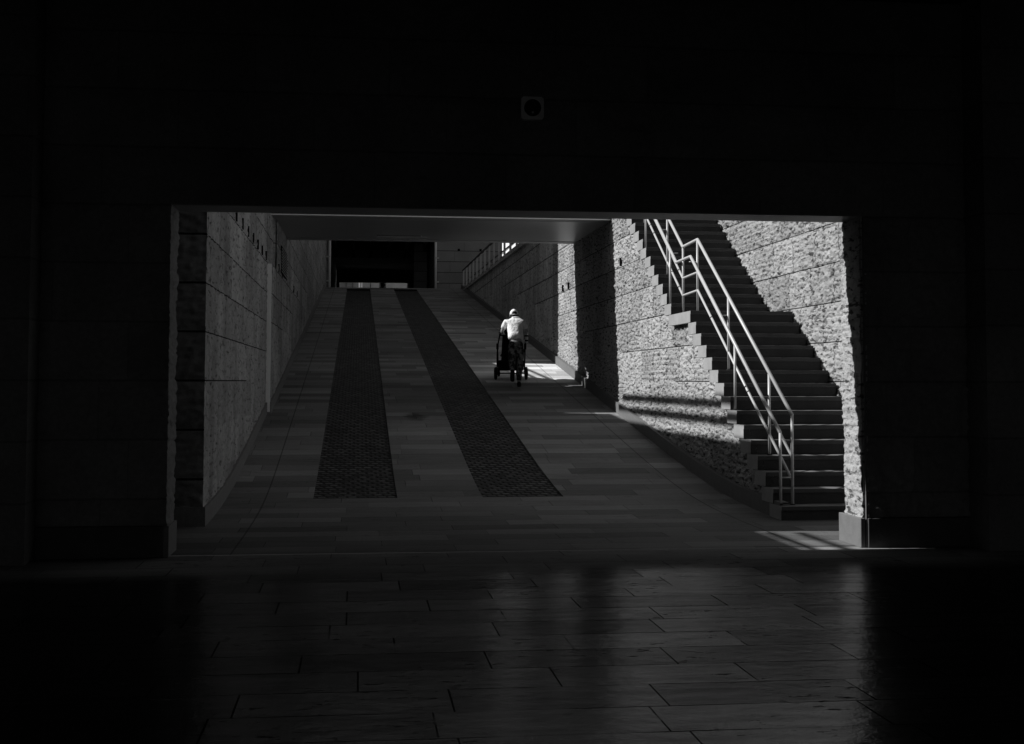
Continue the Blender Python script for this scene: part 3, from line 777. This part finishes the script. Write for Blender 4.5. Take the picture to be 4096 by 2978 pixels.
# head: face, ears, hair, cap worn backwards with its opening above the strap
HC = Vector((0.01, 0.585, 1.525))
tilt = Matrix.Rotation(math.radians(-22), 4, 'X')
hair = ellipsoid('hair', HC + Vector((0, -0.012, 0.010)), (0.083, 0.098, 0.104), M['hair'], pn)
ellipsoid('nose', HC + Vector((0, 0.105, -0.030)), (0.013, 0.016, 0.022), M['skin'], pn, seg=10, rings=8)
ellipsoid('mouth', HC + Vector((0, 0.080, -0.075)), (0.022, 0.010, 0.006), M['black'], pn, seg=10, rings=8)
for s in (-1, 1):
    ellipsoid('ear', HC + Vector((s*0.086, 0.0, -0.020)), (0.012, 0.022, 0.032), M['skin'], pn, seg=12, rings=8)
    ellipsoid('eye', HC + Vector((s*0.032, 0.086, -0.008)), (0.014, 0.010, 0.009), M['black'], pn, seg=10, rings=8)
cap = ellipsoid('cap', HC + Vector((0, -0.005, 0.012)), (0.094, 0.108, 0.112), M['shirt'], pn,
    cut=lambda c: c.z < -0.12 or (c.y < -0.45 and (c.x/0.56)**2 + ((c.z+0.02)/0.50)**2 < 1 and c.z > 0.0), seg=40, rings=28)
cap.modifiers.new('thick', 'SOLIDIFY').thickness = 0.004
vs = MB(); n = 12
for k in range(n+1):
    an = math.pi*(k/n); x_ = math.cos(an)*0.085; y_ = math.sin(an)*0.09
    vs.v += [(HC.x+x_, HC.y+0.075+math.sin(an)*0.012, HC.z+0.005), (HC.x+x_*0.85, HC.y+0.085+y_*0.85, HC.z-0.020)]
for k in range(n): vs.f.append((2*k, 2*k+1, 2*k+3, 2*k+2))
pk = vs.build('peak', M['shirt'], cap); pk.modifiers.new('thick', 'SOLIDIFY').thickness = 0.005
MB().tube([(HC.x-0.088, HC.y-0.035, HC.z-0.010), (HC.x-0.06, HC.y-0.090, HC.z-0.012), (HC.x, HC.y-0.114, HC.z-0.012), (HC.x+0.06, HC.y-0.090, HC.z-0.012), (HC.x+0.088, HC.y-0.035, HC.z-0.010)], 0.009, 8).build('strap', M['black'], cap, smooth_=True)

# ------------------------------------------------------------------ stroller
SXc, SYc = 3.262, 29.62
sr = empty('stroller', (SXc, SYc, ramp_z(SYc)), (math.atan(0.125), 0, 0))
tag(sr, 'black baby stroller with pale canopy edge pushed up the ramp by the walker', 'stroller')
def wheel(x, y, r, wd):
    nseg = 28; bm_ = MB(); rt = r*0.20
    ring = []
    for k in range(nseg):
        an = 2*math.pi*k/nseg
        for q in range(8):
            b_ = 2*math.pi*q/8
            rr_ = r - rt + math.cos(b_)*rt
            bm_.v.append((x + math.sin(b_)*wd/2, y + math.cos(an)*rr_, r + math.sin(an)*rr_))
    for k in range(nseg):
        for q in range(8):
            a_ = k*8+q; b_ = k*8+(q+1) % 8; c_2 = ((k+1) % nseg)*8+(q+1) % 8; d_ = ((k+1) % nseg)*8+q
            bm_.f.append((a_, b_, c_2, d_))
    w_o = MB().tube([(x-wd*0.35, y, r), (x+wd*0.35, y, r)], r*0.22, 16)
    for k in range(5):
        an = 2*math.pi*k/5 + 0.3
        w_o.tube([(x, y, r), (x, y+math.cos(an)*r*0.72, r+math.sin(an)*r*0.72)], 0.010, 6)
    wh = w_o.build('wheel', M['steeldark'], sr, smooth_=True)
    bm_.build('tyre', M['rubber'], wh, smooth_=True)
    MB().tube([(x-wd*0.2, y, r-0.0), (x+wd*0.2, y, r)], r*0.80, 28).build('rim', M['black'], wh)
for s in (-1, 1):
    wheel(s*0.330, 0.0, 0.142, 0.060); wheel(s*0.205, 0.58, 0.095, 0.045)
fr = MB()
HBs = (-0.36, 1.02)    # handlebar in the stroller frame (y, z)
for s in (-1, 1):
    fr.tube([(s*0.295, 0.02, 0.16), (s*0.30, 0.05, 0.40), (s*0.297, 0.00, 0.74), (s*0.278, -0.20, 0.97), (s*0.270, HBs[0], HBs[1])], 0.015, 8)
    fr.tube([(s*0.298, 0.03, 0.70), (s*0.25, 0.33, 0.38), (s*0.205, 0.57, 0.13)], 0.014, 8)
    fr.tube([(s*0.300, 0.04, 0.22), (s*0.24, 0.30, 0.22), (s*0.205, 0.56, 0.15)], 0.011, 8)
    fr.box(s*0.30-0.022, s*0.30+0.022, -0.03, 0.06, 0.66, 0.78)
fr.tube([(-0.33, 0, 0.142), (0.33, 0, 0.142)], 0.013, 8)
fr.tube([(-0.29, 0.05, 0.40), (0.29, 0.05, 0.40)], 0.012, 8)
fr.build('frame', M['black'], sr, smooth_=False)
hb = MB().tube([(-0.270, HBs[0]+0.005, HBs[1]), (0.270, HBs[0]+0.005, HBs[1])], 0.014, 10).build('handlebar', M['black'], sr)
MB().tube([(-0.24, HBs[0]+0.005, HBs[1]), (0.24, HBs[0]+0.005, HBs[1])], 0.019, 10).build('grip', M['black'], hb)
# seat shell
se = MB(); pr = [(0.02, 0.52), (0.36, 0.46), (0.40, 0.50), (0.10, 0.56), (-0.06, 0.98), (-0.10, 0.97)]
se.prism_x(pr, -0.205, 0.205)
se.build('seat', M['black'], sr, bevel=0.01)
fo = MB().prism_x([(0.38, 0.48), (0.40, 0.50), (0.52, 0.24), (0.50, 0.23)], -0.17, 0.17); fo.build('footrest', M['black'], sr)
bk = MB().hexa([(-0.27, -0.02, 0.20), (0.27, -0.02, 0.20), (0.20, 0.48, 0.20), (-0.20, 0.48, 0.20), (-0.285, -0.06, 0.42), (0.285, -0.06, 0.42), (0.22, 0.46, 0.38), (-0.22, 0.46, 0.38)])
bk.build('basket', M['black'], sr, bevel=0.015)
cpy = ellipsoid('canopy', Vector((-0.01, 0.12, 0.90)), (0.255, 0.34, 0.30), M['black'], sr, cut=lambda c: c.z < 0.05, seg=28, rings=18)
cpy.modifiers.new('thick', 'SOLIDIFY').thickness = 0.006
hood = ellipsoid('canopy_trim', Vector((-0.02, 0.16, 0.92)), (0.262, 0.345, 0.312), M['shirt'], cpy, cut=lambda c: c.z < 0.10 or c.y < -0.10, seg=28, rings=18)
hood.modifiers.new('thick', 'SOLIDIFY').thickness = 0.006
MB().box(-0.14, -0.05, 0.06, 0.09, 0.58, 0.70).build('label_patch', M['white'], sr)
# drink cup and white pouch hung on the right end of the bar
cu = empty('drink_cup', (SXc+0.298, SYc-0.33, ramp_z(SYc)+0.80)); tag(cu, 'white cup with two black bands clipped to the right end of the handlebar', 'cup')
MB().tube([(0, 0, 0), (0, 0, 0.20)], [0.034, 0.040], 18).build('cup_body', M['shirt'], cu, smooth_=False)
MB().tube([(0, 0, 0.015), (0, 0, 0.055)], [0.0375, 0.0385], 18).build('band', M['black'], cu)
MB().tube([(0, 0, 0.120), (0, 0, 0.155)], [0.041, 0.042], 18).build('band', M['black'], cu)
MB().tube([(0, 0, 0.20), (0, 0, 0.235)], [0.042, 0.030], 18).build('lid', M['shirt'], cu)

# ------------------------------------------------------------------ light
d = Vector((1.2, -0.19, -1.0)).normalized()
sd = bpy.data.lights.new('sun', 'SUN'); sd.energy = 5.0; sd.angle = math.radians(0.5); sd.color = (1.0, 1.0, 1.0)
so = bpy.data.objects.new('sun', sd); COL.objects.link(so); so.rotation_euler = d.to_track_quat('-Z', 'Y').to_euler(); so.location = (-10, 20, 20)
wd_ = bpy.data.worlds.new('World'); SC.world = wd_; wd_.use_nodes = True
nt = wd_.node_tree; bg = nt.nodes['Background']
sk = nt.nodes.new('ShaderNodeTexSky'); sk.sky_type = 'NISHITA'; sk.sun_disc = False
sk.sun_elevation = math.asin(-d.z); sk.sun_rotation = math.atan2(-d.x, -d.y)
bw = nt.nodes.new('ShaderNodeRGBToBW')      # a black-and-white photograph
nt.links.new(sk.outputs[0], bw.inputs[0]); nt.links.new(bw.outputs[0], bg.inputs[0]); bg.inputs[1].default_value = 0.05

# ------------------------------------------------------------------ camera
f_, pt, yw, rl, cx, cy = 5516.62, 0.0533, 0.1252, 0.0016, 2129.65, 1231.03
F = Vector((math.sin(yw)*math.cos(pt), math.cos(yw)*math.cos(pt), math.sin(pt)))
R0 = Vector((math.cos(yw), -math.sin(yw), 0)); U0 = R0.cross(F)
Rv = R0*math.cos(rl) + U0*math.sin(rl); Uv = -R0*math.sin(rl) + U0*math.cos(rl)
cd = bpy.data.cameras.new('camera'); co = bpy.data.objects.new('camera', cd); COL.objects.link(co)
mt = Matrix((Rv, Uv, -F)).transposed().to_4x4(); mt.translation = (0, 0, 1.55)
co.matrix_world = mt
cd.sensor_width = 36; cd.lens = f_/4096*36; cd.shift_x = (2048-cx)/4096; cd.shift_y = (cy-1489)/4096
cd.clip_start = 0.1; cd.clip_end = 2000
SC.camera = co
SC.view_settings.view_transform = 'Standard'; SC.view_settings.look = 'None'; SC.view_settings.exposure = 0; SC.view_settings.gamma = 1
SC.cycles.use_denoising = True
SC.cycles.max_bounces = 6; SC.cycles.diffuse_bounces = 3; SC.cycles.glossy_bounces = 3
